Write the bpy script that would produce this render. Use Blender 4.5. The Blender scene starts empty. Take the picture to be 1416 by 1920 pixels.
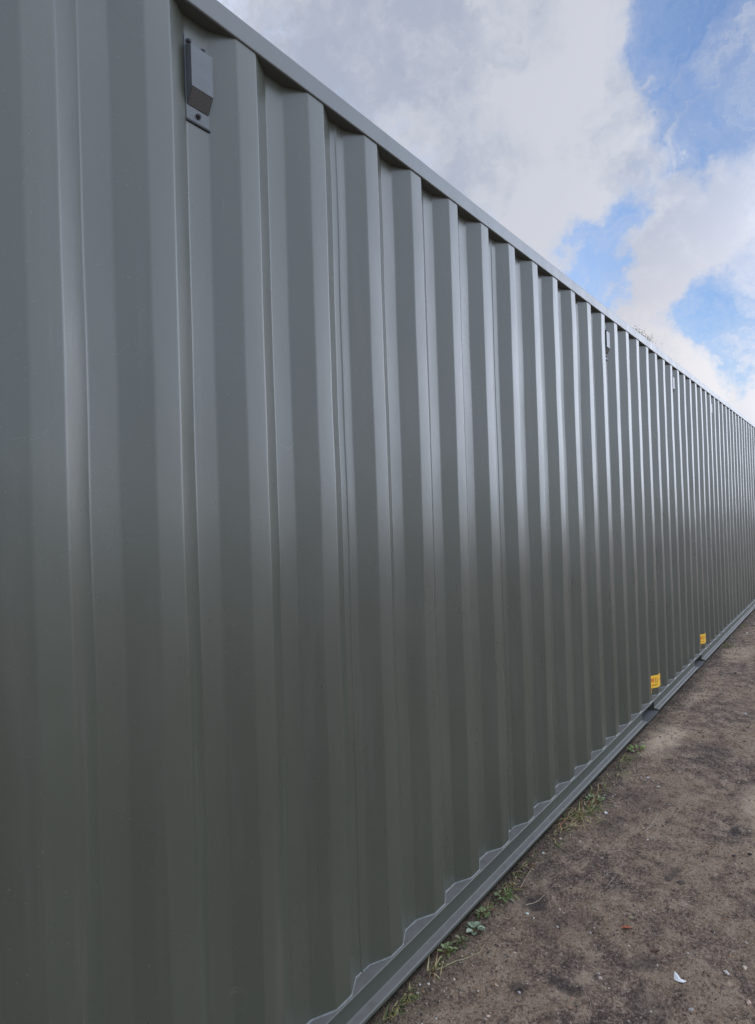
import bpy, bmesh, math, random
from mathutils import Vector, Matrix, noise
S = bpy.context.scene
COL = S.collection
R = math.radians
random.seed(7)

# ------------------------------------------------------------------ camera
YAW, PIT, ROL, DIST, CZ, FPX = .617827, .008695, .032298, 1.25787, 1.5332, 1257.56
cd = bpy.data.cameras.new('camera'); cam = bpy.data.objects.new('camera', cd); COL.objects.link(cam)
cd.sensor_fit = 'VERTICAL'; cd.sensor_height = 24.0; cd.lens = FPX / 1920 * 24.0
cd.clip_start = .05; cd.clip_end = 2000
fw = Vector((math.cos(YAW)*math.cos(PIT), math.sin(YAW)*math.cos(PIT), math.sin(PIT)))
r0 = Vector((math.sin(YAW), -math.cos(YAW), 0)); d0 = fw.cross(r0)
if d0.z > 0: d0 = -d0
rx = r0*math.cos(ROL) + d0*math.sin(ROL)
dn = -r0*math.sin(ROL) + d0*math.cos(ROL)
m = Matrix((rx, -dn, -fw)).transposed().to_4x4(); m.translation = Vector((0, -DIST, CZ))
cam.matrix_world = m
S.camera = cam

# ------------------------------------------------------------------ node helper
class NT:
    def __init__(s, nt): s.nt = nt; s.n = nt.nodes; s.l = nt.links
    def node(s, t, **k):
        n = s.n.new(t)
        for a, b in k.items(): setattr(n, a, b)
        return n
    def put(s, sock, v):
        if hasattr(v, 'is_output'): s.l.new(v, sock)
        else: sock.default_value = v
    def m(s, op, a, b=None, c=None, clamp=False):
        n = s.node('ShaderNodeMath', operation=op, use_clamp=clamp); s.put(n.inputs[0], a)
        if b is not None: s.put(n.inputs[1], b)
        if c is not None: s.put(n.inputs[2], c)
        return n.outputs[0]
    def vm(s, op, a, b=None):
        n = s.node('ShaderNodeVectorMath', operation=op); s.put(n.inputs[0], a)
        if b is not None: s.put(n.inputs[1], b)
        return n.outputs['Value'] if op in ('DOT_PRODUCT', 'LENGTH', 'DISTANCE') else n.outputs[0]
    def noise(s, v, scale, detail=4, rough=.55, dist=0., out=0):
        n = s.node('ShaderNodeTexNoise'); s.put(n.inputs['Vector'], v)
        n.inputs['Scale'].default_value = scale; n.inputs['Detail'].default_value = detail
        n.inputs['Roughness'].default_value = rough; n.inputs['Distortion'].default_value = dist
        return n.outputs[out]
    def rng(s, v, a, b, c=0., d=1., smooth=True):
        n = s.node('ShaderNodeMapRange', interpolation_type='SMOOTHSTEP' if smooth else 'LINEAR')
        s.put(n.inputs[0], v)
        for i, q in enumerate((a, b, c, d)): s.put(n.inputs[i+1], q)
        return n.outputs[0]
    def mix(s, f, a, b, bt='MIX'):
        n = s.node('ShaderNodeMix', data_type='RGBA', blend_type=bt); s.put(n.inputs[0], f)
        s.put(n.inputs[6], a if hasattr(a, 'is_output') else (*a, 1)); s.put(n.inputs[7], b if hasattr(b, 'is_output') else (*b, 1))
        return n.outputs[2]
    def bump(s, h, dist, strength=1., normal=None):
        n = s.node('ShaderNodeBump'); n.inputs['Strength'].default_value = strength; n.inputs['Distance'].default_value = dist
        s.put(n.inputs['Height'], h)
        if normal is not None: s.l.new(normal, n.inputs['Normal'])
        return n.outputs[0]

# ------------------------------------------------------------------ world: sky with broken cloud
SUN_EL, SUN_AZ = R(27), R(62)          # sun stands behind the container (direction in the xy plane measured from +x)
w = bpy.data.worlds.new('World'); S.world = w; w.use_nodes = True
g = NT(w.node_tree); g.n.clear()
sky = g.node('ShaderNodeTexSky', sky_type='NISHITA', sun_disc=False)
sky.sun_elevation = SUN_EL; sky.sun_rotation = R(90) - SUN_AZ
sky.air_density = 1.0; sky.dust_density = 1.2; sky.ozone_density = 1.6
D = g.node('ShaderNodeTexCoord').outputs['Generated']
warp = g.vm('SCALE', g.vm('SUBTRACT', g.noise(D, 5.5, 9, .62, out=1), (.5, .5, .5))); warp.node.inputs['Scale'].default_value = .27
Dw = g.vm('ADD', D, warp)
n1 = g.noise(Dw, 3.4, 10, .62)
n2 = g.noise(g.vm('ADD', D, (3.1, 1.7, .4)), 9., 6, .6)
# blue openings and cloud banks, placed by compass direction
def gauss(c, r):
    dd = g.vm('DISTANCE', Dw, Vector(c).normalized())
    q = g.m('DIVIDE', dd, r); return g.m('EXPONENT', g.m('MULTIPLY', g.m('MULTIPLY', q, q), -1.))
holes = [((.822, .115, .56), .075, .50), ((.838, .155, .525), .045, .30), ((.868, .125, .480), .06, .50), ((.89, .13, .435), .045, .40), ((.90, .08, .43), .05, .25),
         ((.885, .250, .393), .035, .40), ((.912, .255, .33), .05, .60), ((.90, .215, .375), .03, .25), ((.93, .285, .27), .05, .35),
         ((.958, .125, .250), .065, .95), ((.972, .135, .205), .045, .7), ((.93, .25, .30), .03, .4), ((.84, .07, .54), .06, .3)]
clouds = [((.925, .195, .335), .04, .45), ((.945, .135, .305), .055, .75), ((.935, .215, .262), .045, .5), ((.968, .18, .19), .03, .5),
          ((.985, .13, .14), .045, .7), ((.70, .42, .57), .26, .8), ((.80, .30, .50), .11, .6), ((.855, .225, .455), .06, .45), ((.93, .10, .365), .05, .35),
          ((.905, .17, .40), .045, .25)]
acc = g.m('ADD', g.m('MULTIPLY', g.m('SUBTRACT', n1, .5), 1.7), .5)
for c, r, a in holes: acc = g.m('SUBTRACT', acc, g.m('MULTIPLY', gauss(c, r), a*.70))
for c, r, a in clouds: acc = g.m('ADD', acc, g.m('MULTIPLY', gauss(c, r), a*.45))
acc = g.m('ADD', acc, g.m('MULTIPLY', g.m('SUBTRACT', n2, .5), .42))
mask = g.rng(acc, .20, .70)
# cloud body: brighter and warmer low and towards the sun, blue-grey in the thick parts
sunv = Vector((math.cos(SUN_AZ)*math.cos(SUN_EL), math.sin(SUN_AZ)*math.cos(SUN_EL), math.sin(SUN_EL)))
tow = g.rng(g.vm('DOT_PRODUCT', D, Vector((.93, .0, -.1)).normalized()), -.9, .95, .0, 1., False)
sep = g.node('ShaderNodeSeparateXYZ'); g.l.new(D, sep.inputs[0])
thick = g.rng(g.m('ADD', g.noise(Dw, 5.2, 8, .58), g.m('MULTIPLY', g.m('SUBTRACT', n2, .5), .35)), .40, .66)
ccol = g.mix(thick, (5.3, 5.5, 6.15), (3.7, 4.1, 5.1))
low = g.rng(sep.outputs[2], .42, .2)
ccol = g.mix(g.m('MULTIPLY', low, .55), ccol, (6.4, 6.1, 6.1))
# out-of-view sky opposite and overhead is brightened to light the wall and dirt
opp = g.rng(sep.outputs[1], .055, -.33, 0., 1.)
zen = g.rng(sep.outputs[2], .62, .95, 0., 1.)
fwd_ = g.rng(sep.outputs[0], -.5, .95)
lo2 = g.m('MULTIPLY', g.rng(sep.outputs[2], .42, .14), fwd_)
br = g.m('ADD', g.m('MULTIPLY', tow, .22), .80)
unseen_glow = g.vm('DISTANCE', D, Vector((.93, -.33, .22)).normalized()); unseen_glow = g.m('DIVIDE', unseen_glow, .31); unseen_glow = g.m('EXPONENT', g.m('MULTIPLY', g.m('MULTIPLY', unseen_glow, unseen_glow), -1.))  # bright area added low out of view to light the rib slopes
br = g.m('MULTIPLY', br, g.m('ADD', g.m('ADD', 1., g.m('MULTIPLY', unseen_glow, 3.0)), g.m('ADD', g.m('MULTIPLY', opp, g.m('ADD', g.m('ADD', 1.45, g.m('MULTIPLY', fwd_, .1)), g.m('MULTIPLY', lo2, .4))), g.m('MULTIPLY', zen, 1.2))))
ccol = g.mix(g.m('MULTIPLY', opp, .7), ccol, (5.2, 5.9, 7.3))
cb = g.node('ShaderNodeVectorMath', operation='SCALE'); g.l.new(ccol, cb.inputs[0]); g.l.new(br, cb.inputs['Scale'])
sk = g.mix(1., sky.outputs[0], (.90, 1.08, 1.32), 'MULTIPLY')
sk2 = g.node('ShaderNodeVectorMath', operation='SCALE'); g.l.new(sk, sk2.inputs[0]); g.put(sk2.inputs['Scale'], g.m('ADD', 1., g.m('MULTIPLY', opp, .9)))
n3 = g.noise(g.vm('MULTIPLY', Dw, (1., 1.6, 2.2)), 6.5, 9, .66, .6)
mask = g.m('MAXIMUM', mask, g.rng(n3, .44, .70, 0., .75))
mask = g.m('MAXIMUM', mask, g.rng(n3, .34, .58, .02, .30))
mask = g.m('MAXIMUM', mask, g.m('MULTIPLY', opp, .8))
fin = g.mix(mask, sk2.outputs[0], cb.outputs[0])
bg = g.node('ShaderNodeBackground'); bg.inputs['Strength'].default_value = .1; g.l.new(fin, bg.inputs[0])
wo = g.node('ShaderNodeOutputWorld'); g.l.new(bg.outputs[0], wo.inputs[0])

sl = bpy.data.lights.new('sun', 'SUN'); sl.energy = .9; sl.angle = R(14); sl.color = (1, .93, .84)
so = bpy.data.objects.new('sun', sl); COL.objects.link(so)
so.rotation_euler = (-sunv).to_track_quat('-Z', 'Y').to_euler()
S.view_settings.view_transform = 'Standard'; S.view_settings.look = 'None'
S.view_settings.exposure = 0.2; S.view_settings.gamma = 1.0

# ------------------------------------------------------------------ materials
def mat(name):
    m_ = bpy.data.materials.new(name); m_.use_nodes = True
    g_ = NT(m_.node_tree); b = m_.node_tree.nodes['Principled BSDF']
    return m_, g_, b
def objc(g_): return g_.node('ShaderNodeTexCoord').outputs['Object']
def mapped(g_, v, sc):
    n = g_.node('ShaderNodeMapping'); g_.l.new(v, n.inputs[0]); n.inputs['Scale'].default_value = sc; return n.outputs[0]

def paint_mat(name, base, rough, dust=.5, up=False):
    m_, g_, b = mat(name)
    P = g_.node('ShaderNodeNewGeometry').outputs['Position']
    big = g_.noise(P, .9, 3, .5)
    st = g_.noise(mapped(g_, P, (9, 9, .5)), 2.0, 5, .6)
    sp = g_.noise(P, 160, 2, .5)
    c = g_.mix(g_.rng(big, .3, .7), tuple(x*.92 for x in base), tuple(x*1.08 for x in base))
    c = g_.mix(g_.m('MULTIPLY', g_.rng(st, .52, .75), .18*dust), c, (.16, .15, .13))
    c = g_.mix(g_.m('MULTIPLY', g_.rng(sp, .69, .76), .35*dust), c, (.24, .24, .23))
    if up: 
        nz = g_.node('ShaderNodeSeparateXYZ'); g_.l.new(g_.node('ShaderNodeNewGeometry').outputs['Normal'], nz.inputs[0])
        c = g_.mix(g_.m('MULTIPLY', g_.rng(nz.outputs[2], .55, .95), g_.rng(st, .2, .6, .55, .9)), c, (.155, .146, .135))  # dust tone on upward faces, lightened to stand in for sky light
    sp2 = g_.noise(g_.vm('ADD', P, (5, 3, 1)), 55, 2, .5)
    c = g_.mix(g_.m('MULTIPLY', g_.rng(sp2, .73, .79), .5*dust), c, (.03, .03, .028))
    g_.put(b.inputs['Base Color'], c)
    g_.put(b.inputs['Roughness'], g_.m('ADD', rough-.09, g_.m('MULTIPLY', g_.noise(mapped(g_, P, (3, 3, 1)), 3, 5, .65), .20)))
    scr = g_.node('ShaderNodeTexVoronoi', feature='DISTANCE_TO_EDGE'); scr.inputs['Scale'].default_value = 1.; g_.l.new(mapped(g_, g_.vm('ADD', P, g_.vm('SCALE', g_.noise(P, 2., 2, .5, out=1))), (2.2, 2.2, 1.1)), scr.inputs['Vector'])
    sm = g_.m('MULTIPLY', g_.rng(scr.outputs['Distance'], .0022, .0004), g_.rng(g_.noise(P, 3.1, 3, .6), .55, .68))
    c = g_.mix(g_.m('MULTIPLY', sm, .35), c, (.22, .22, .20))
    g_.put(b.inputs['Base Color'], c)
    b.inputs['Specular IOR Level'].default_value = .85 if not up else .45
    nb = g_.bump(g_.noise(P, 420, 2, .5), .0004, .35)
    nb = g_.bump(g_.noise(mapped(g_, P, (1, 1, .35)), 14, 3, .5), .0012, .5, nb)
    g_.l.new(nb, b.inputs['Normal'])
    return m_
PAINT = paint_mat('green_grey_paint', (.067, .072, .053), .29, .9)
RAILP = paint_mat('rail_paint', (.062, .068, .052), .48, .6, True)
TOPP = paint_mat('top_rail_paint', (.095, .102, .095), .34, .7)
DULL = paint_mat('dusty_floor_steel', (.06, .06, .06), .8, 1.)

def simple(name, col, rough=.6, metal=0., var=.25, scale=40, bump=.0):
    m_, g_, b = mat(name); P = objc(g_)
    n_ = g_.noise(P, scale, 4, .6)
    g_.put(b.inputs['Base Color'], g_.mix(g_.rng(n_, .3, .7), tuple(x*(1-var) for x in col), tuple(x*(1+var) for x in col)))
    b.inputs['Roughness'].default_value = rough; b.inputs['Metallic'].default_value = metal
    if bump: g_.l.new(g_.bump(n_, bump), b.inputs['Normal'])
    return m_
BOLT = simple('dark_bolt_steel', (.045, .042, .042), .5, .3)
RUST = simple('rusty_casting_paint', (.14, .085, .06), .7, 0, .4, 30)
GALV = simple('vent_cover_paint', (.105, .115, .118), .34, 0, .08, 30)
SEAL = simple('black_sealant', (.02, .02, .022), .6)
RUBB = simple('door_gasket', (.02, .02, .02), .7)
STEEL = simple('locking_bar_steel', (.3, .3, .3), .4, .7)

m_, g_, b = mat('perforated_mesh'); P = objc(g_)
sxz = g_.node('ShaderNodeSeparateXYZ'); g_.l.new(P, sxz.inputs[0]); cxz = g_.node('ShaderNodeCombineXYZ'); g_.l.new(sxz.outputs[0], cxz.inputs[0]); g_.l.new(sxz.outputs[2], cxz.inputs[1])
v = g_.node('ShaderNodeTexVoronoi', feature='F1', voronoi_dimensions='2D'); v.inputs['Scale'].default_value = 230; v.inputs['Randomness'].default_value = .15; g_.l.new(cxz.outputs[0], v.inputs[0])
g_.put(b.inputs['Base Color'], g_.mix(g_.rng(v.outputs['Distance'], .34, .44), (.012, .011, .011), (.085, .075, .062))); b.inputs['Roughness'].default_value = .6
MESHM = m_

# sticker: yellow with an unreadable reddish pictogram and bars of dark print
m_, g_, b = mat('yellow_sticker_vinyl'); P = objc(g_)
sx = g_.node('ShaderNodeSeparateXYZ'); g_.l.new(P, sx.inputs[0])
def box(x0, x1, z0, z1):
    a = g_.m('MULTIPLY', g_.m('GREATER_THAN', sx.outputs[0], x0), g_.m('LESS_THAN', sx.outputs[0], x1))
    c_ = g_.m('MULTIPLY', g_.m('GREATER_THAN', sx.outputs[2], z0), g_.m('LESS_THAN', sx.outputs[2], z1))
    return g_.m('MULTIPLY', a, c_)
pic = g_.m('MAXIMUM', box(.150, .186, .044, .074), box(.105, .135, .040, .070)); bars = g_.m('MAXIMUM', box(.194, .202, .034, .076), box(.209, .216, .034, .076)); bars = g_.m('MAXIMUM', bars, box(.085, .215, .016, .025)); bars = g_.m('MAXIMUM', bars, box(.235, .27, .05, .06))
c = g_.mix(g_.rng(g_.noise(P, 30, 3, .5), .3, .7), (.95, .54, .045), (.86, .46, .035))
c = g_.mix(g_.m('MULTIPLY', pic, .85), c, (.62, .17, .03)); c = g_.mix(g_.m('MULTIPLY', bars, .7), c, (.22, .12, .02))
g_.put(b.inputs['Base Color'], c); b.inputs['Roughness'].default_value = .38
STICK = m_

# ground: trodden dirt
m_, g_, b = mat('trodden_dirt'); P = g_.node('ShaderNodeNewGeometry').outputs['Position']
Pw = g_.vm('ADD', P, g_.vm('MULTIPLY', g_.vm('SUBTRACT', g_.noise(P, 5, 4, .6, out=1), (.5, .5, .5)), (.28, .28, 0)))
nA = g_.noise(P, 1.7, 6, .62); nB = g_.noise(P, 11, 6, .65); nC = g_.noise(P, 75, 4, .65); nD = g_.noise(P, 260, 3, .6)
c = g_.mix(g_.rng(nA, .40, .60), (.135, .088, .062), (.305, .205, .132))
c = g_.mix(g_.rng(nB, .46, .64), c, (.35, .25, .165)); 
c = g_.mix(g_.m('MULTIPLY', g_.rng(nB, .49, .34), .75), c, (.062, .043, .036))
c = g_.mix(g_.m('MULTIPLY', g_.rng(nC, .50, .66), .7), c, (.42, .32, .24))
c = g_.mix(g_.m('MULTIPLY', g_.rng(nC, .47, .32), .8), c, (.035, .026, .024))
c = g_.mix(g_.m('MULTIPLY', g_.rng(nD, .56, .68), .75), c, (.55, .46, .38))
c = g_.mix(g_.m('MULTIPLY', g_.rng(nD, .42, .30), .5), c, (.035, .028, .026))
def patch(x, y, r, asp=1.):
    q = g_.vm('MULTIPLY', g_.vm('SUBTRACT', Pw, (x, y, 0)), (1/asp, 1, 0)); return g_.rng(g_.vm('LENGTH', q), r, r*.35)
for x, y, r, a, f in ((4.75, -.17, .17, 2.6, .9), (3.98, -.90, .20, 2.4, .85), (3.42, -.93, .11, 2.2, .8), (5.6, -.8, .2, 3, .5), (2.2, -.5, .05, 1.5, .4), (2.9, -1.02, .07, 2, .5), (7.9, -.22, .2, 3, .45), (2.62, -1.02, .08, 1.2, .4), (5.9, -.16, .12, 3, .4)):
    c = g_.mix(g_.m('MULTIPLY', patch(x, y, r, a), f), c, (.60, .46, .32))
for x, y, r, a, f in ((2.45, -.30, .13, 1.4, .35), (3.3, -.25, .12, 2., .35), (2.15, -.7, .1, 1.3, .35), (4.6, -.5, .14, 2.5, .35), (2.5, -.17, .085, 1.2, .75), (3.56, -.74, .05, 2.2, .8), (2.12, -.46, .06, 1, .6), (2.02, -.36, .045, 1, .6), (2.3, -.32, .05, 1, .4), (2.36, -.62, .07, 1, .5), (3.0, -.6, .04, 2, .5), (3.7, -.3, .14, 2, .35), (2.9, -.9, .05, 2, .4)):
    c = g_.mix(g_.m('MULTIPLY', patch(x, y, r, a), f), c, (.028, .022, .026))
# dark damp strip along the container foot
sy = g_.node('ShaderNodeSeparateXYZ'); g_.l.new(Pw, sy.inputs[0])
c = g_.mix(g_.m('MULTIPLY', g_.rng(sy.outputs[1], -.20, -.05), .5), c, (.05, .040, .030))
# pale dragged scrape lines
sc_ = g_.vm('DOT_PRODUCT', P, (.20, 1., 0.)); 
ln = g_.m('ABSOLUTE', g_.m('SUBTRACT', g_.m('FRACT', g_.m('MULTIPLY', g_.m('ADD', sc_, g_.m('MULTIPLY', nA, .03)), 13.)), .5))
near = g_.vm('DISTANCE', g_.vm('MULTIPLY', P, (.55, 1, 0)), (5.35*.55, -.32, 0))
c = g_.mix(g_.m('MULTIPLY', g_.m('MULTIPLY', g_.rng(ln, .05, .01), g_.rng(near, .34, .12)), g_.rng(nB, .42, .55, 0, .55)), c, (.42, .38, .36))
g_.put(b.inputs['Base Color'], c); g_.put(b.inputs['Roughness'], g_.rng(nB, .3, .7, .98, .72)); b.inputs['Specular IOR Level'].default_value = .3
nb = g_.bump(nD, .005, 1.); nb = g_.bump(nC, .014, 1., nb); nb = g_.bump(nB, .03, .6, nb); g_.l.new(nb, b.inputs['Normal'])
DIRT = m_

def attr_mat(name, rough, transl=0.):
    m_, g_, b = mat(name)
    a = g_.node('ShaderNodeAttribute'); a.attribute_name = 'col'
    n_ = g_.noise(g_.node('ShaderNodeNewGeometry').outputs['Position'], 150, 3, .6)
    g_.l.new(g_.mix(1., a.outputs['Color'], g_.mix(n_, (.6, .6, .6), (1.4, 1.4, 1.4)), 'MULTIPLY'), b.inputs['Base Color'])
    b.inputs['Roughness'].default_value = rough; b.inputs['Specular IOR Level'].default_value = .35
    return m_
LEAFM = attr_mat('weed_leaf', .55); STONEM = attr_mat('pebble_stone', .8)

# ------------------------------------------------------------------ mesh helpers
def link(name, bm, mt, parent=None, smooth=False):
    me = bpy.data.meshes.new(name); bm.normal_update(); bm.to_mesh(me); bm.free()
    if mt: me.materials.append(mt)
    if smooth: me.polygons.foreach_set('use_smooth', [True]*len(me.polygons))
    o = bpy.data.objects.new(name, me); COL.objects.link(o)
    if parent: o.parent = parent
    return o
def tag(o, label=None, cat=None, group=None, kind=None):
    for k, v in (('label', label), ('category', cat), ('group', group), ('kind', kind)):
        if v: o[k] = v
    return o
def empty(name, loc, label, cat, group=None):
    o = bpy.data.objects.new(name, None); COL.objects.link(o); o.location = loc; o.empty_display_size = .1
    return tag(o, label, cat, group)
def addbox(bm, a, b_, bev=0.):
    c = [(a[i]+b_[i])/2 for i in range(3)]; s = [abs(b_[i]-a[i]) for i in range(3)]
    r = bmesh.ops.create_cube(bm, size=1, matrix=Matrix.Translation(c) @ Matrix.Diagonal((*s, 1)))
    if bev:
        es = {e for v in r['verts'] for e in v.link_edges}
        bmesh.ops.bevel(bm, geom=list(es), offset=bev, segments=2, affect='EDGES', profile=.5)
def cyl(bm, p, q, r1, r2=None, seg=12):
    p, q = Vector(p), Vector(q); r2 = r1 if r2 is None else r2; d = q-p
    M = Matrix.Translation((p+q)/2) @ d.to_track_quat('Z', 'Y').to_matrix().to_4x4()
    bmesh.ops.create_cone(bm, cap_ends=True, segments=seg, radius1=r1, radius2=r2, depth=d.length, matrix=M)
def extrude_profile(bm, pts, x0, x1, closed=True, xs=None):
    """pts (y,z) loop swept along x"""
    xs = xs or [x0, x1]
    rows = [[bm.verts.new((x, y, z)) for (y, z) in pts] for x in xs]
    n = len(pts)
    for a, b_ in zip(rows, rows[1:]):
        for i in range(n if closed else n-1):
            j = (i+1) % n; bm.faces.new((a[i], a[j], b_[j], b_[i]))
    if closed:
        bm.faces.new(rows[0][::-1]); bm.faces.new(rows[-1])

# ------------------------------------------------------------------ corrugated profile
P0, S0 = .278, 1.5570            # rib pitch; right edge of the outer flat of rib 0
FL, SLP, DEP = .070, .069, .036
X0, X1 = .31, 12.52              # container ends
ZB, ZT = .119, 2.776             # panel foot / head
def fillet(pts, r, n=4):
    out = [pts[0]]
    for a, b_, c_ in zip(pts, pts[1:], pts[2:]):
        a, b_, c_ = Vector(a), Vector(b_), Vector(c_)
        u, v_ = (a-b_).normalized(), (c_-b_).normalized(); th = u.angle(v_)
        if th > math.pi-.05 or th < .05: out.append(tuple(b_)); continue
        t = min(r/math.tan(th/2), (a-b_).length*.48, (c_-b_).length*.48)
        for i in range(n+1):
            k = i/n; p = (b_+u*t)*(1-k)**2 + b_*2*k*(1-k) + (b_+v_*t)*k*k; out.append(tuple(p))
    return out + [pts[-1]]
def profile(x0, x1, off=0., seams=True, r=.021, amp=1., n=5):
    k0 = math.ceil((x0-S0+FL)/P0)+0; pts = [(x0, off)]
    k = math.floor((x0-S0)/P0)
    while True:
        a = S0+P0*k
        seq = [(a-FL, 0), (a, 0), (a+SLP, DEP)]
        if seams and k % 4 == 0:
            seq += [(a+SLP+.026, DEP), (a+SLP+.0285, DEP-.0022), (a+SLP+.036, DEP-.0022), (a+SLP+.0385, DEP-.001)]
            seq += [(a+SLP+.070, DEP-.001)]
        else: seq += [(a+SLP+.070, DEP)]
        for s_, d_ in seq:
            if x0+.002 < s_ < x1-.002: pts.append((s_, off+d_*amp))
        k += 1
        if a-FL > x1: break
    pts.append((x1, off))
    return fillet(pts, r, n)
def depth_at(x):
    k = math.floor((x-S0+FL)/P0); u = x-(S0+P0*k)
    if u <= 0: return 0.
    if u < SLP: return DEP*u/SLP
    if u < SLP+.070: return DEP
    return DEP*(1-(u-SLP-.07)/(P0-FL-SLP-.07))
def corr_panel(bm, x0, x1, z0, z1, rows, flip=False, ybase=0., wav=1.):
    pts = profile(x0, x1)
    vv = []
    for j in range(rows+1):
        z = z0+(z1-z0)*j/rows; fade = min(1, (z-z0)/.15, (z1-z)/.15)
        row = []
        for s_, d_ in pts:
            dy = fade*wav*(noise.noise(Vector((s_*2.2, z*1.1, 3)))*.0038 + noise.noise(Vector((s_*7, z*4.0, 9)))*.0016)
            ds = fade*wav*noise.noise(Vector((s_*1.3, z*2.2, 17)))*.0042
            y = d_+dy; y = ybase+y if not flip else ybase-y
            row.append(bm.verts.new((s_+ds, y, z)))
        vv.append(row)
    for a, b_ in zip(vv, vv[1:]):
        for i in range(len(pts)-1):
            f = (a[i], a[i+1], b_[i+1], b_[i]) if not flip else (b_[i], b_[i+1], a[i+1], a[i])
            bm.faces.new(f)

# ================================================================== the ground
bm = bmesh.new()
def axis(segs):
    out = []
    for a, b_, n in segs:
        out += [a+(b_-a)*i/n for i in range(n)]
    return out + [segs[-1][1]]
xs = axis([(-250, -30, 6), (-30, -4, 8), (-4, 1, 30), (1, 3, 230), (3, 5, 150), (5, 8, 130), (8, 14, 120), (14, 40, 20), (40, 300, 8)])
ys = axis([(-250, -40, 5), (-40, -8, 8), (-8, -2.2, 20), (-2.2, -1.1, 50), (-1.1, -.02, 120), (-.02, .12, 8), (.12, 3, 10), (3, 40, 10), (40, 250, 6)])
def gh(x, y):
    if y < -2.3 or y > .3 or x < .4 or x > 14: fine = 0
    else: fine = 1
    h = noise.noise(Vector((x*.35, y*.35, 0)))*.02*min(1, max(0, -y/1.5))
    if fine:
        v = Vector((x, y, 0))
        h += noise.fractal(v*3.0, 1., 2., 4)*.010*min(1, max(.3, -y*2.5)) + noise.fractal(v*22, .8, 2., 3)*.0035
        h += .012*max(0, 1-abs(y+.07)/.12)*(.5+.5*noise.noise(v*6+Vector((4, 4, 4))))      # crumbs heaped along the foot
        for px, py, pr in ((2.5, -.17, .07), (3.56, -.74, .06)):
            q = ((x-px)**2+(y-py)**2)/pr**2
            if q < 4: h += -.012*math.exp(-q)
    if y > 0: h = min(h, 0)-.02
    return h
grid = [[bm.verts.new((x, y, gh(x, y))) for y in ys] for x in xs]
for a, b_ in zip(grid, grid[1:]):
    for j in range(len(ys)-1): bm.faces.new((a[j], b_[j], b_[j+1], a[j+1]))
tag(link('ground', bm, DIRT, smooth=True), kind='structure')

# ================================================================== the container
OX = (X0+X1)/2; ZBASE = -.056; ZTOP = 2.838; WID = 2.438
box_ = empty('shipping_container', (OX, WID/2, ZBASE), 'long green-grey corrugated steel shipping container standing on the dirt', 'shipping container')
MI = Matrix.Translation((-OX, -WID/2, -ZBASE))
def cpart(name, bm, mt, smooth=False, parent=None):
    bm.transform(MI)
    return link(name, bm, mt, parent or box_, smooth)

bm = bmesh.new(); corr_panel(bm, X0+.16, X1-.16, ZB, ZT, 46)
panel = cpart('side_panel', bm, PAINT, True)
bm = bmesh.new(); corr_panel(bm, X0+.16, X1-.16, ZB, ZT, 1, True, WID, 0)
cpart('side_panel', bm, PAINT, True)

# top rails: square tube, 4 mm proud of the panel, rounded arrises
def rrect(y0, y1, z0, z1, r):
    pts = []
    for cy, cz, a0 in ((y1-r, z1-r, 0), (y0+r, z1-r, 90), (y0+r, z0+r, 180), (y1-r, z0+r, 270)):
        for i in range(4): a = R(a0+30*i); pts.append((cy+r*math.cos(a), cz+r*math.sin(a)))
    return pts
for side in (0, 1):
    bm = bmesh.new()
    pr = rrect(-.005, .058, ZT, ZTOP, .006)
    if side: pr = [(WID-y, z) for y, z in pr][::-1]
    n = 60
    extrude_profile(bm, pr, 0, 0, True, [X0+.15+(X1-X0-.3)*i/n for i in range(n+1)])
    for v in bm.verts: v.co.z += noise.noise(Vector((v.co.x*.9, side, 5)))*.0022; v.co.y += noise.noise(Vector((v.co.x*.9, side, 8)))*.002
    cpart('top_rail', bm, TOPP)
# bottom rails with outturned foot flange; two fork pockets cut through
POCK = ((4.885, 5.235), (6.79, 7.14))
for side in (0, 1):
    bm = bmesh.new()
    F = (lambda y: y) if not side else (lambda y: WID-y)
    def seg(pts, a, b_):
        q = [(F(y), z) for y, z in pts]
        if side: q = q[::-1]
        extrude_profile(bm, q, a, b_)
    full = [(.05, .119), (-.004, .119), (-.0065, .1165), (-.0065, .112), (-.001, .108), (-.001, .058), (-.004, .0545), (-.027, .0515), (-.031, .0485), (-.032, .040), (-.029, .036), (.008, .036), (.008, -.05), (.05, -.05)]
    upper = [(.05, .119), (-.004, .119), (-.0065, .1165), (-.0065, .112), (-.001, .108), (-.001, .100), (.05, .100)]
    e = [X0+.16]; 
    for a, b_ in POCK: e += [a, b_]
    e.append(X1-.16)
    for i in range(0, len(e), 2): seg(full, e[i], e[i+1])
    for a, b_ in POCK: seg(upper, a, b_)
    for f in bm.faces: f.smooth = False
    cpart('bottom_rail', bm, RAILP)
# fork pockets run right across under the floor
for a, b_ in POCK:
    bm = bmesh.new()
    addbox(bm, (a+.002, -.029, .030), (b_-.002, WID+.029, .040))          # floor plate
    addbox(bm, (a-.008, .010, .0405), (a-.001, WID-.010, .0995)); addbox(bm, (b_+.001, .010, .0405), (b_+.008, WID-.010, .0995))
    addbox(bm, (a+.001, .052, .1005), (b_-.001, WID-.052, .106))
    cpart('fork_pocket', bm, DULL)
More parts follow.
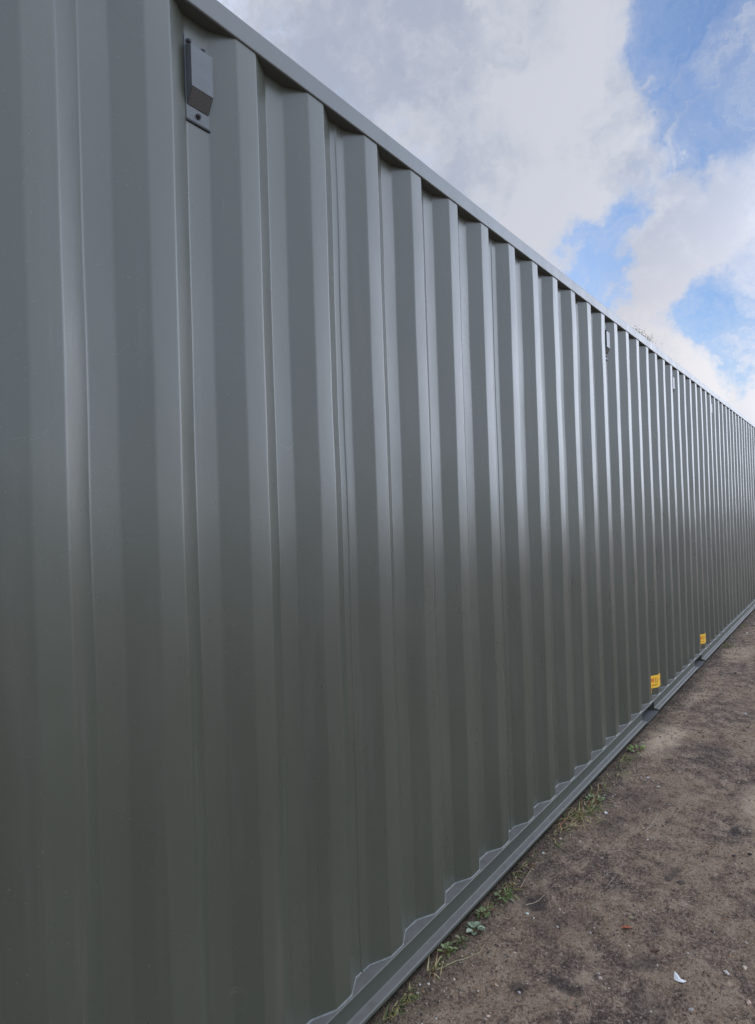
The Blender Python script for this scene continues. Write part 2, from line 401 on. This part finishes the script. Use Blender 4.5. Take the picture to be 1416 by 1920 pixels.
# thin weld bead where the panel foot meets the rail
bm = bmesh.new()
pts = profile(X0+.162, X1-.162, -.0025, False)
a = [bm.verts.new((s_, d_, .1195)) for s_, d_ in pts]; b2 = [bm.verts.new((s_, d_+.001, .1235)) for s_, d_ in pts]; c2 = [bm.verts.new((s_, d_+.004, .1265)) for s_, d_ in pts]
for p_, q_ in ((a, b2), (b2, c2)):
    for i in range(len(pts)-1): bm.faces.new((p_[i], p_[i+1], q_[i+1], q_[i]))
cpart('weld_bead', bm, simple('weld_bead_paint', (.15, .155, .145), .45, 0, .2, 60), True)
# corner posts and castings
for cx in (X0, X1):
    for cy in (0, WID):
        sx_ = 1 if cx == X0 else -1; sy_ = 1 if cy == 0 else -1
        bm = bmesh.new(); addbox(bm, (cx, cy, .063), (cx+sx_*.158, cy+sy_*.13, 2.724), .006); cpart('corner_post', bm, PAINT)
        for z0 in (ZBASE, ZTOP+.004-.118):
            bm = bmesh.new(); ax = sorted((cx-sx_*.004, cx+sx_*.174)); ay = sorted((cy-sy_*.006, cy+sy_*.156))
            addbox(bm, (ax[0], ay[0], z0), (ax[1], ay[1], z0+.1175), .008)
            o = cpart('corner_casting', bm, RUST)
            bm = bmesh.new()
            cxm = cx+sx_*.085
            cyl(bm, (cxm-.02, ay[0]-.001 if cy == 0 else ay[1]+.001, z0+.055), (cxm-.02, (ay[0]+.004) if cy == 0 else ay[1]-.004, z0+.055), .033, seg=20)
            cyl(bm, (cxm+.02, ay[0]-.0015 if cy == 0 else ay[1]+.0015, z0+.055), (cxm+.02, (ay[0]+.004) if cy == 0 else ay[1]-.004, z0+.055), .033, seg=20)
            cpart('casting_hole', bm, SEAL, parent=o)
# roof: corrugated across
bm = bmesh.new(); pts = profile(X0+.1, X1-.1, 0, False, .01, .55, 2)
a = [bm.verts.new((s_, .059, 2.832-d_)) for s_, d_ in pts]; b2 = [bm.verts.new((s_, WID-.059, 2.832-d_)) for s_, d_ in pts]
for i in range(len(pts)-1): bm.faces.new((a[i], a[i+1], b2[i+1], b2[i]))
cpart('roof', bm, PAINT, True)
# blind end wall (far end), corrugated vertically, with header and sill
bm = bmesh.new(); addbox(bm, (X1-.07, .132, 2.73), (X1-.006, WID-.132, 2.83)); addbox(bm, (X1-.07, .132, -.05), (X1-.006, WID-.132, .10))
n = 9
pr = []
for i in range(n):
    y = .15+i*(WID-.3)/n; q = (WID-.3)/n
    pr += [(y, 0), (y+q*.25, 0), (y+q*.5, .045), (y+q*.75, .045)]
pr.append((WID-.15, 0))
a = [bm.verts.new((X1-.008-d_, y, .1)) for y, d_ in pr]; b2 = [bm.verts.new((X1-.008-d_, y, 2.73)) for y, d_ in pr]
for i in range(len(pr)-1): bm.faces.new((a[i], a[i+1], b2[i+1], b2[i]))
cpart('end_wall', bm, PAINT)
# doors at the near end
for i in (0, 1):
    y0 = .135 + i*1.087; y1 = y0+1.08
    bm = bmesh.new(); addbox(bm, (X0+.02, y0, .08), (X0+.06, y1, 2.74), .004)
    for j in range(3): addbox(bm, (X0+.008, y0+.12+j*.30, .2), (X0+.0205, y0+.24+j*.30, 2.62), .003)
    d = cpart('door', bm, PAINT)
    for yy in (y0+.28, y0+.80):
        bm = bmesh.new(); cyl(bm, (X0-.012, yy, .02), (X0-.012, yy, 2.78), .017)
        for z in (.3, 1.0, 1.8, 2.5): addbox(bm, (X0-.022, yy-.05, z), (X0+.009, yy+.05, z+.05), .003)
        cpart('locking_bar', bm, STEEL, parent=d)
    hy = y0-.0 if i == 0 else y1
    for z in (.3, .9, 1.5, 2.1, 2.6):
        bm = bmesh.new(); addbox(bm, (X0-.006, hy-.05, z), (X0+.019, hy+.05, z+.09), .003); cpart('hinge', bm, PAINT, parent=d)
bm = bmesh.new(); addbox(bm, (X0+.0, .16, 2.745), (X0+.06, WID-.16, 2.832)); cpart('door_header', bm, PAINT)
bm = bmesh.new(); addbox(bm, (X0+.0, .16, -.05), (X0+.06, WID-.16, .075)); cpart('door_sill', bm, PAINT)

# vents, screwed on the inner flats
def make_vent(xc):
    y = DEP
    z0, z1 = 2.520, 2.722
    hw = .036
    o = bpy.data.objects.new('vent', None); COL.objects.link(o); o.parent = box_
    o.location = Vector((xc, y, z0)) + MI.translation
    def pt(name, bm, mt): return link(name, bm, mt, o)
    H = z1-z0
    bm = bmesh.new(); addbox(bm, (-hw, -.004, 0), (hw, .002, H), .001); pt('mounting_plate', bm, GALV)
    # cover: box with sloping lower front
    a0, b0, t = .034, H-.022, .024
    sl_ = .072
    bm = bmesh.new(); w_ = hw-.003
    vs = {}
    for sx_ in (-1, 1):
        vs[sx_] = [bm.verts.new((sx_*w_, yy, zz)) for yy, zz in ((-.0045, b0), (-t, b0-.006), (-t, sl_), (-.0045, a0))]
    L_, R_ = vs[-1], vs[1]
    for i in range(2): bm.faces.new((L_[i], L_[i+1], R_[i+1], R_[i]))
    bm.faces.new(L_[::-1]); bm.faces.new(R_)
    pt('cover', bm, GALV)
    bm = bmesh.new()
    q = [bm.verts.new(c_) for c_ in ((-w_+.001, -t-.0004, sl_-.001), (w_-.001, -t-.0004, sl_-.001), (w_-.001, -.0052, a0), (-w_+.001, -.0052, a0))]
    bm.faces.new(q[::-1]); 
    ext = bmesh.ops.extrude_face_region(bm, geom=bm.faces[:]); bmesh.ops.translate(bm, vec=(0, .002, .0015), verts=[v for v in ext['geom'] if isinstance(v, bmesh.types.BMVert)])
    bmesh.ops.recalc_face_normals(bm, faces=bm.faces[:])
    pt('mesh_grille', bm, MESHM)
    for sxx, zz in ((-.024, H-.011), (.020, H-.013), (.0, .017)):
        bm = bmesh.new(); cyl(bm, (sxx, -.0035, zz), (sxx, -.0075, zz), .0075, .0068, 14); cyl(bm, (sxx, -.0078, zz), (sxx, -.0125, zz), .0048, .0042, 6)
        pt('screw', bm, BOLT)
    bm = bmesh.new(); addbox(bm, (-hw-.005, -.0045, -.005), (hw+.003, .0015, -.0003), .0012); addbox(bm, (-hw-.005, -.0035, 0), (-hw-.0004, .0015, H+.004), .0012)
    pt('sealant_bead', bm, SEAL)
    return o
v0 = make_vent(S0+P0*-2+SLP+.035)
for k in (10, 17, 24, 37):
    r = v0.copy(); COL.objects.link(r); r.parent = box_; r.location = Vector((S0+P0*k+SLP+.035, DEP, 2.520)) + MI.translation
    for ch in v0.children:
        c_ = ch.copy(); COL.objects.link(c_); c_.parent = r

# yellow stickers pressed into the corrugation, just after each pocket
def sticker(x0, x1, z0, z1):
    bm = bmesh.new(); pts = [(s_, d_) for s_, d_ in profile(X0+.16, X1-.16, -.0016) if x0 <= s_ <= x1]
    pts = [(x0, depth_at(x0)-.0016)] + pts + [(x1, depth_at(x1)-.0016)]
    rows = []
    for z in (z0, (z0+z1)/2, z1):
        row = []
        for s_, d_ in pts:
            dy = noise.noise(Vector((s_*2.2, z*1.1, 3)))*.0038 + noise.noise(Vector((s_*7, z*4.0, 9)))*.0011
            ds = noise.noise(Vector((s_*1.3, z*2.2, 17)))*.0042
            fade = min(1, (z-ZB)/.15)
            row.append(bm.verts.new((s_-x0+ds*fade, d_+dy*fade, z-z0)))
        rows.append(row)
    for a, b_ in zip(rows, rows[1:]):
        for i in range(len(pts)-1): bm.faces.new((a[i], a[i+1], b_[i+1], b_[i]))
    o = link('sticker', bm, STICK, box_); o.location = Vector((x0, 0, z0)) + MI.translation
    o['label'] = 'yellow sticker with worn print low on the corrugated side'
    return o
sticker(5.158, 5.445, .178, .272)
sticker(7.105, 7.398, .178, .272)

# ================================================================== ground cover and litter
def setcol(bm, faces, lay, col):
    for f in faces:
        for l in f.loops: l[lay] = (*col, 1)
def gz(x, y): return gh(x, y)
def blade(bm, lay, p, az, L, wd, lean, col, curl=1.2, n=5):
    p = Vector(p); d = Vector((math.cos(az), math.sin(az), 0)); s_ = Vector((-d.y, d.x, 0))
    pts = []; q = p.copy(); el = R(90)-lean
    for i in range(n+1):
        ww = wd*(1-(i/n)**1.6)*.5+.0002; pts.append((q-s_*ww, q+s_*ww)); q = q+(d*math.cos(el)+Vector((0, 0, 1))*math.sin(el))*(L/n); el -= curl/n
    vs = [(bm.verts.new(a), bm.verts.new(b_)) for a, b_ in pts]
    fs = [bm.faces.new((a[0], a[1], b_[1], b_[0])) for a, b_ in zip(vs, vs[1:])]
    setcol(bm, fs, lay, col)
def tube(bm, lay, pts, r, col, seg=5):
    rings = []
    for i, p in enumerate(pts):
        p = Vector(p); d = (Vector(pts[min(i+1, len(pts)-1)])-Vector(pts[max(i-1, 0)])).normalized()
        u = d.orthogonal().normalized(); v_ = d.cross(u); rr = r*(1-.6*i/len(pts))
        rings.append([bm.verts.new(p+u*rr*math.cos(2*math.pi*k/seg)+v_*rr*math.sin(2*math.pi*k/seg)) for k in range(seg)])
    fs = []
    for a, b_ in zip(rings, rings[1:]):
        for k in range(seg): fs.append(bm.faces.new((a[k], a[(k+1) % seg], b_[(k+1) % seg], b_[k])))
    setcol(bm, fs, lay, col)
def broadleaf(bm, lay, base, az, L, W_, tilt, col, lobes=5):
    """scalloped leaf with a raised fold"""
    base = Vector(base); d = Vector((math.cos(az)*math.cos(tilt), math.sin(az)*math.cos(tilt), math.sin(tilt))); s_ = Vector((-math.sin(az), math.cos(az), 0)); up = s_.cross(d)*-1
    if up.z < 0: up = -up
    n = lobes*2; mid = []; le = []; ri = []
    for i in range(n+1):
        t = i/n; w_ = W_*.5*math.sin(math.pi*min(1, t*.93+.05))**.7*(1.0 if i % 2 else .74)
        c_ = base+d*L*t+up*(-.25*L*t*t)
        mid.append(bm.verts.new(c_)); le.append(bm.verts.new(c_+s_*w_+up*w_*.35)); ri.append(bm.verts.new(c_-s_*w_+up*w_*.35))
    fs = []
    for i in range(n):
        fs.append(bm.faces.new((mid[i], mid[i+1], le[i+1], le[i]))); fs.append(bm.faces.new((ri[i], ri[i+1], mid[i+1], mid[i])))
    setcol(bm, fs, lay, col)
FOOT = .010
GR = [(.15, .19, .06), (.25, .26, .08), (.09, .125, .04), (.34, .31, .13)]
ST = [(.36, .27, .14), (.44, .36, .19), (.28, .14, .07)]
def jit(c_, a=.2): 
    k = 1+random.uniform(-a, a); return tuple(x*k for x in c_)
def grass(x, y, n, spread, L, label, dry=.25, grp='grass tufts along the foot of the container', lean=(R(20), R(80)), wd=.0035):
    y += FOOT; z = gz(x, y); bm = bmesh.new(); lay = bm.loops.layers.float_color.new('col')
    n = int(n*1.25); L *= 1.15; wd *= 1.45
    for i in range(n):
        dx, dy = max(-1.3, min(1.3, random.gauss(0, 1)))*spread, random.gauss(0, spread*.45)
        if y+dy > -.040: dy = -.040-y
        az = random.uniform(R(150), R(390)) 
        col = jit(random.choice(ST if random.random() < dry else GR))
        blade(bm, lay, (dx, dy, gz(x+dx, y+dy)-z-.002), az, L*random.uniform(.5, 1.15), wd*random.uniform(.6, 1.3), random.uniform(*lean), col, random.uniform(.3, 1.4))
    o = link('grass_tuft', bm, LEAFM); o.location = (x, y, z)
    return tag(o, label, 'grass tuft', grp)
def weed(x, y, n, size, label, cols, dry=0., stems=True, cat='weed', grp='leafy weeds along the foot of the container', rad=.03, flat=(R(0), R(45))):
    n = int(n*1.5); y += FOOT
    z = gz(x, y); root = empty('weed', (x, y, z), label, cat, grp)
    bl = bmesh.new(); ll = bl.loops.layers.float_color.new('col'); bs = bmesh.new(); ls = bs.loops.layers.float_color.new('col')
    for i in range(n):
        az = random.uniform(0, 2*math.pi); rr = rad*math.sqrt(random.random()); 
        b_ = Vector((rr*math.cos(az), rr*math.sin(az)*.7, random.uniform(.004, .022)))
        if y+b_.y > -.042: b_.y = -.042-y
        tube(bs, ls, [(0, min(0, -.05-y), 0), tuple(b_*.55+Vector((0, 0, .004))), tuple(b_)], .0011, (.16, .13, .05), 4)
        broadleaf(bl, ll, b_, az+random.uniform(-.5, .5), size*random.uniform(.6, 1.1), size*random.uniform(.6, .95), random.uniform(*flat), jit(random.choice(cols)))
    link('leaves', bl, LEAFM, root); link('stem', bs, LEAFM, root)
    return root
DG = [(.14, .19, .07), (.19, .23, .10), (.10, .145, .05)]
# tufts and weeds from near to far
grass(1.70, -.062, 26, .035, .04, 'thin green grass tuft nearest the camera at the bottom edge, against the rail')
grass(1.80, -.060, 26, .025, .035, 'small green grass tuft second from the near end, against the rail', .15)
grass(1.93, -.066, 18, .02, .055, 'sparse dry grass tuft just before the round-leaved weed', .7)
weed(2.03, -.062, 16, .017, 'low weed with round bright green leaves where the long dry runner starts', DG+[(.16, .2, .05)], rad=.035)
weed(2.10, -.085, 9, .022, 'weed with olive and brownish round leaves between the bright and the pale weed', [(.13, .14, .06), (.17, .15, .08), (.10, .12, .05)], rad=.022)
weed(2.185, -.085, 7, .034, 'pale silvery green weed with big scalloped leaves', [(.24, .29, .19), (.20, .25, .16), (.28, .32, .23)], rad=.022, flat=(R(5), R(30)))
weed(2.30, -.07, 14, .016, 'small green weed just beyond the pale silvery one', DG, rad=.03)
grass(2.36, -.065, 18, .03, .03, 'short mixed grass tuft between two small green weeds', .35)
weed(2.44, -.085, 18, .018, 'clump of light green small-leaved weed beside the dark hollow', [(.15, .21, .08), (.19, .25, .11), (.11, .16, .05)], rad=.04)
grass(2.52, -.07, 24, .035, .045, 'scrubby dry grass tuft behind the dark hollow', .5)
grass(2.68, -.065, 26, .045, .04, 'short yellow-green grass tuft before the small star-shaped weed', .4)
grass(2.98, -.100, 14, .015, .035, 'tiny bright star-shaped grass tuft alone on bare dirt', 0., lean=(R(55), R(80)))
grass(3.20, -.075, 60, .07, .07, 'big straggly tuft of reddish and green stalks near its lower end', .55, lean=(R(50), R(85)))
grass(3.38, -.095, 80, .09, .085, 'biggest straggly tuft, yellow-green over reddish stems', .4, lean=(R(45), R(85)), wd=.004)
weed(3.52, -.11, 9, .024, 'pale green leaves sprawling at the outer edge of the biggest tuft', [(.16, .24, .10), (.22, .3, .14)], rad=.05)
grass(3.64, -.08, 34, .06, .05, 'thin brown and green tuft just beyond the biggest tuft', .6)
grass(3.98, -.105, 30, .06, .05, 'low green runner tuft before the brightest green tuft', .15, lean=(R(60), R(85)))
grass(4.22, -.085, 44, .06, .055, 'bright green tuft just before the sandy patch', .1, lean=(R(50), R(85)))
weed(4.38, -.11, 10, .03, 'bright green leafy weed beside the sandy patch', [(.14, .22, .04), (.18, .26, .06)], rad=.06)
grass(5.60, -.075, 16, .06, .03, 'faint dry tuft against the rail between the two fork pockets', .7)
grass(8.20, -.085, 60, .07, .05, 'far green grass tuft by the rail beyond the second sticker', .15)
grass(9.6, -.08, 30, .06, .05, 'farthest thin grass tuft by the rail', .5)

grass(2.80, -.070, 30, .04, .025, 'low brownish scrub between the small yellow-green tuft and the star-shaped tuft', .6, lean=(R(55), R(88)))
grass(3.08, -.066, 34, .05, .03, 'low reddish scrub against the rail just before the big straggly tuft', .65, lean=(R(55), R(88)))
grass(3.82, -.070, 34, .05, .03, 'low mixed scrub against the rail behind the thin brown and green tuft', .5, lean=(R(55), R(88)))
grass(2.60, -.062, 26, .035, .025, 'low green scrub against the rail just past the scrubby dry tuft', .35, lean=(R(55), R(88)))
# long dry runner from the round-leaved weed, and loose stalks
def stalk(pts, r, col, label, grp='loose dry stalks on the dirt'):
    bm = bmesh.new(); lay = bm.loops.layers.float_color.new('col'); x, y = pts[0][:2]; z = gz(x, y)
    q = []
    for i in range(len(pts)-1):
        for k in range(4):
            t = k/4; px = pts[i][0]*(1-t)+pts[i+1][0]*t; py = pts[i][1]*(1-t)+pts[i+1][1]*t
            q.append((px-x, py-y, gz(px, py)-z+.004+random.uniform(0, .002)))
    tube(bm, lay, q, r, col)
    o = link('dry_stalk', bm, LEAFM); o.location = (x, y, z); return tag(o, label, 'dry stalk', grp)
stalk([(1.93, -.065), (1.99, -.09), (2.04, -.12), (2.10, -.145), (2.16, -.14)], .0016, (.34, .30, .17), 'long pale dry runner curving out from the near weeds')
stalk([(2.55, -.10), (2.66, -.09), (2.78, -.075)], .0013, (.36, .27, .2), 'straight pinkish stalk leaning to the rail beyond the dark hollow')
stalk([(2.46, -.16), (2.53, -.19), (2.6, -.2)], .0014, (.40, .33, .24), 'short pale stalk lying in the dark hollow')
stalk([(3.32, -.40), (3.46, -.41), (3.60, -.405)], .0015, (.38, .33, .28), 'thin grey stalk lying straight in the middle of the path')
stalk([(3.98, -.17), (4.02, -.21), (4.05, -.25)], .0018, (.42, .34, .24), 'pale stalk lying across the path before the sandy patch')
stalk([(2.72, -.39), (2.82, -.40), (2.88, -.395)], .0011, (.34, .28, .23), 'hair-thin straw lying in the dirt before the reddish leaf')

# pebbles you can pick out
def pebble(bm, lay, p, r, col, flat=.6):
    M = Matrix.Translation(p) @ Matrix.Rotation(random.uniform(0, 6.3), 4, 'Z') @ Matrix.Diagonal((1, random.uniform(.6, .95), flat, 1))
    n0 = len(bm.faces)
    res = bmesh.ops.create_icosphere(bm, subdivisions=1, radius=r, matrix=M)
    for v in res['verts']: v.co += Vector((random.uniform(-1, 1), random.uniform(-1, 1), random.uniform(-1, 1)))*r*.16
    fs = {f for v in res['verts'] for f in v.link_faces}; setcol(bm, fs, lay, col)
def stone(x, y, r, col, label, grp='loose stones on the path'):
    bm = bmesh.new(); lay = bm.loops.layers.float_color.new('col')
    r *= .82
    M = Matrix.Rotation(random.uniform(0, 6.3), 4, 'Z') @ Matrix.Diagonal((1, .72, .55, 1))
    res = bmesh.ops.create_icosphere(bm, subdivisions=2, radius=r, matrix=M)
    sd = Vector((x*9, y*9, 0))
    for v in res['verts']: v.co *= 1+.75*noise.noise(v.co/r*1.3+sd)
    setcol(bm, bm.faces, lay, col)
    o = link('stone', bm, STONEM); o.location = (x, y, gz(x, y)+r*.3); return tag(o, label, 'stone', grp)
for a in ((3.417, -.185, .012, (.62, .60, .57), 'white pebble beyond the biggest weed tuft'), (2.404, -.19, .010, (.50, .52, .46), 'pale grey-green stone just right of the dark hollow'),
          (1.988, -.257, .0075, (.55, .36, .22), 'orange pebble nearest the container in the near dirt'), (1.991, -.337, .006, (.46, .40, .44), 'small lilac-grey pebble near the orange one'),
          (1.84, -.30, .0075, (.60, .42, .33), 'pinkish pebble lowest in the near dirt'), (2.49, -.915, .011, (.46, .38, .29), 'rounded beige stone at the right edge of the view'),
          (2.325, -.945, .012, (.50, .36, .28), 'pinkish beige stone in the bottom right corner'), (2.205, -.805, .008, (.44, .42, .40), 'grey stone near the bottom edge below the white scrap'),
          (2.58, -.53, .009, (.34, .30, .17), 'yellowish pebble just above the reddish leaf'), (2.86, -.075, .009, (.46, .47, .42), 'pale pebble against the weeds beyond the dark hollow'),
          (4.0, -.25, .011, (.46, .42, .42), 'grey stone by the pale stalk before the sandy patch'), (3.9, -.33, .012, (.50, .45, .38), 'beige stone in the path before the sandy patch'),
          (5.6, -.55, .016, (.55, .50, .46), 'pale stone out in the path level with the fork pockets'), (6.2, -.30, .014, (.60, .57, .54), 'white stone beside the scrape marks'),
          (9.1, -.16, .025, (.62, .56, .48), 'pale stone far along by the container'), (2.43, -.87, .010, (.62, .56, .52), 'whitish chip left of the rounded beige stone')):
    stone(*a)
# torn white scrap of paper, folded
x, y = 2.312, -.745; z = gz(x, y)
bm = bmesh.new()
UV = [(-.003, .016, .020), (.003, .010, .016), (.009, -.001, .006), (.026, -.008, .003), (.012, -.013, .002), (-.004, -.008, .003), (-.012, .000, .004), (-.008, .008, .012), (.001, .000, .012)]
P_ = [(u_*.58+v_*.81, -u_*.81+v_*.58, z_) for u_, v_, z_ in UV]
vs = [bm.verts.new(p_) for p_ in P_]
for f in ((0, 7, 8), (0, 8, 1), (1, 8, 2), (7, 6, 8), (6, 5, 8), (5, 4, 8), (4, 2, 8), (4, 3, 2)): bm.faces.new([vs[i] for i in f])
bmesh.ops.recalc_face_normals(bm, faces=bm.faces[:])
o = link('paper_scrap', bm, simple('white_paper', (.72, .72, .70), .6, 0, .06, 60)); o.location = (x, y, z+.002)
mo = o.modifiers.new('thickness', 'SOLIDIFY'); mo.thickness = .0006
tag(o, 'small torn white scrap of paper on the dirt', 'paper scrap')
# fallen leaves
def leaf(x, y, L, W_, col, label, az):
    bm = bmesh.new(); lay = bm.loops.layers.float_color.new('col')
    broadleaf(bm, lay, (0, 0, .006), az, L, W_, R(12), col, 4); broadleaf(bm, lay, (.002, .001, .004), az+1.0, L*.6, W_*.6, R(-5), jit(col, .3), 3)
    o = link('fallen_leaf', bm, LEAFM); o.location = (x, y, gz(x, y)); tag(o, label, 'fallen leaf', 'fallen leaves on the dirt')
leaf(2.506, -.515, .036, .017, (.34, .10, .045), 'curled reddish brown leaf in the middle of the near dirt', R(-60))
leaf(2.42, -.64, .030, .016, (.10, .045, .03), 'small dark brown curled leaf behind the white scrap', R(-40))
leaf(2.93, -.62, .035, .014, (.07, .05, .045), 'dark shrivelled leaf lying right of the path middle', R(-80))

# uncountable crumbs and gravel
pal = [(.30, .23, .17), (.20, .15, .11), (.12, .09, .075), (.42, .35, .29), (.06, .048, .045), (.52, .48, .43), (.32, .19, .12)]
wts = [5, 6, 6, 3, 4, 1.2, 2]
bi = bmesh.new(); bmesh.ops.create_icosphere(bi, subdivisions=1, radius=1); bi.verts.ensure_lookup_table()
IV = [v.co.copy() for v in bi.verts]; IF = [[v.index for v in f.verts] for f in bi.faces]; bi.free()
V_, F_, C_ = [], [], []
U = random.uniform
for i in range(16000):
    x = 1.2+abs(random.random()**1.7)*9.0; y = -U(.045, 1.7) if random.random() < .8 else -U(.045, .25)
    if noise.noise(Vector((x*2.5, y*2.5, 8))) < U(-.6, .25): continue
    r = random.choice((.0014, .0018, .0024, .0024, .0034, .005))*(1+.10*(x-1.2))
    if random.random() < .02: r *= 1.8
    a = U(0, 6.3); ca, sa = math.cos(a), math.sin(a); ky, kz = U(.6, .95), U(.45, .75); z = gz(x, y)+r*.15; n0 = len(V_)
    for c_ in IV:
        px = (c_.x+U(-.16, .16))*r; py = (c_.y+U(-.16, .16))*r*ky; pz = (c_.z+U(-.16, .16))*r*kz
        V_.append((x+px*ca-py*sa, y+px*sa+py*ca, z+pz))
    F_ += [[n0+k for k in f] for f in IF]; C_.append(jit(random.choices(pal, wts)[0], .25))
for i in range(1500):
    x = 1.3+random.random()**1.6*7.5; y = -.036-abs(random.gauss(0, .035)); r = U(.002, .0065); n0 = len(V_); z = gz(x, y)+r*.1
    for c_ in IV: V_.append((x+(c_.x+U(-.3, .3))*r, y+(c_.y+U(-.3, .3))*r*.8, z+(c_.z+U(-.3, .3))*r*.6))
    F_ += [[n0+k for k in f] for f in IF]; C_.append(jit(random.choice([(.09, .062, .048), (.14, .10, .075), (.05, .036, .03)]), .25))
me = bpy.data.meshes.new('gravel'); me.from_pydata(V_, [], F_); me.materials.append(STONEM)
ca_ = me.color_attributes.new('col', 'FLOAT_COLOR', 'CORNER'); nl = len(me.loops)//len(C_); buf = []
for c_ in C_: buf += [*c_, 1.]*nl
ca_.data.foreach_set('color', buf)
gv = bpy.data.objects.new('gravel', me); COL.objects.link(gv)
tag(gv, 'fine gravel and crumbs scattered over the trodden dirt', 'gravel', kind='stuff')
bm = bmesh.new(); lay = bm.loops.layers.float_color.new('col')
for i in range(2600):
    x = 1.3+random.random()**1.5*7; y = -.036-abs(random.gauss(0, .045)) if random.random() < .86 else -random.uniform(.05, 1.3)
    L = random.uniform(.006, .022); az = random.uniform(0, 6.3)
    blade(bm, lay, (x, y, gz(x, y)+.002), az, L, random.uniform(.001, .003), R(random.uniform(78, 92)), jit(random.choice([(.30, .25, .17), (.15, .085, .05), (.22, .18, .12), (.12, .14, .05), (.07, .05, .04)])), .3, 2)
tag(link('leaf_litter', bm, LEAFM), 'broken straw and leaf crumbs along the rail and over the dirt', 'leaf litter', kind='stuff')

# ================================================================== tree behind the container
tx, ty, th = 34.6, 7.0, 10.35
tree = empty('tree', (tx, ty, 0), 'tree whose sparse leafy top just shows above the container roof', 'tree')
BARK = simple('bark', (.10, .08, .06), .9, 0, .3, 12)
bt = bmesh.new(); lt = bt.loops.layers.float_color.new('col'); bc = bmesh.new(); lc = bc.loops.layers.float_color.new('col')
tube(bt, lt, [(0, 0, -.1), (.05, .05, 2), (-.05, .1, 4), (.0, 0, 6.5), (.0, 0, 9.2)], .2, (.1, .08, .06), 9)
rt = random.Random(5)
tips = []
for i in range(46):
    z0 = rt.uniform(2.8, 8.4); az = rt.uniform(0, 6.28); L = (1.6 if z0 < 7 else .75)*rt.uniform(.7, 1.2)
    a = Vector((0, 0, z0)); b_ = a+Vector((math.cos(az)*L*.6, math.sin(az)*L*.6, L*.45)); c_ = b_+Vector((math.cos(az+.3)*L*.35, math.sin(az+.3)*L*.35, L*.42))
    tube(bt, lt, [a, b_, c_], .035, (.1, .08, .06), 5); tips += [b_, c_]
# leading twigs that peek over the roof edge
for dx, dy, z1 in ((-.30, .2, 10.42), (-.15, .1, 10.32), (-.05, .0, 10.2), (.36, -.2, 10.12), (.02, -.05, 10.0), (.42, -.28, 9.98), (-.5, .3, 10.15)):
    a = Vector((0, 0, 8.8)); c_ = Vector((dx, dy, z1)); b_ = a.lerp(c_, .55)+Vector((dx*.15, dy*.15, -.05))
    tube(bt, lt, [a, b_, c_], .022, (.1, .08, .06), 5); tips += [b_, c_, c_.lerp(b_, .3), c_.lerp(b_, .5)]
for t in tips:
    for k in range(20):
        p = t+Vector((rt.gauss(0, .15), rt.gauss(0, .15), rt.gauss(-.05, .13)))
        az = rt.uniform(0, 6.28); s_ = rt.uniform(.03, .06)
        u = Vector((math.cos(az), math.sin(az), rt.uniform(-.6, .4))).normalized()*s_; v_ = u.orthogonal().normalized()*s_*.4
        f = bc.faces.new([bc.verts.new(q) for q in (p-u, p+v_, p+u, p-v_)])
        setcol(bc, [f], lc, jit(rt.choice([(.10, .12, .04), (.14, .15, .05), (.07, .09, .03), (.20, .16, .06)])))
link('trunk', bt, BARK, tree); link('crown', bc, LEAFM, tree)
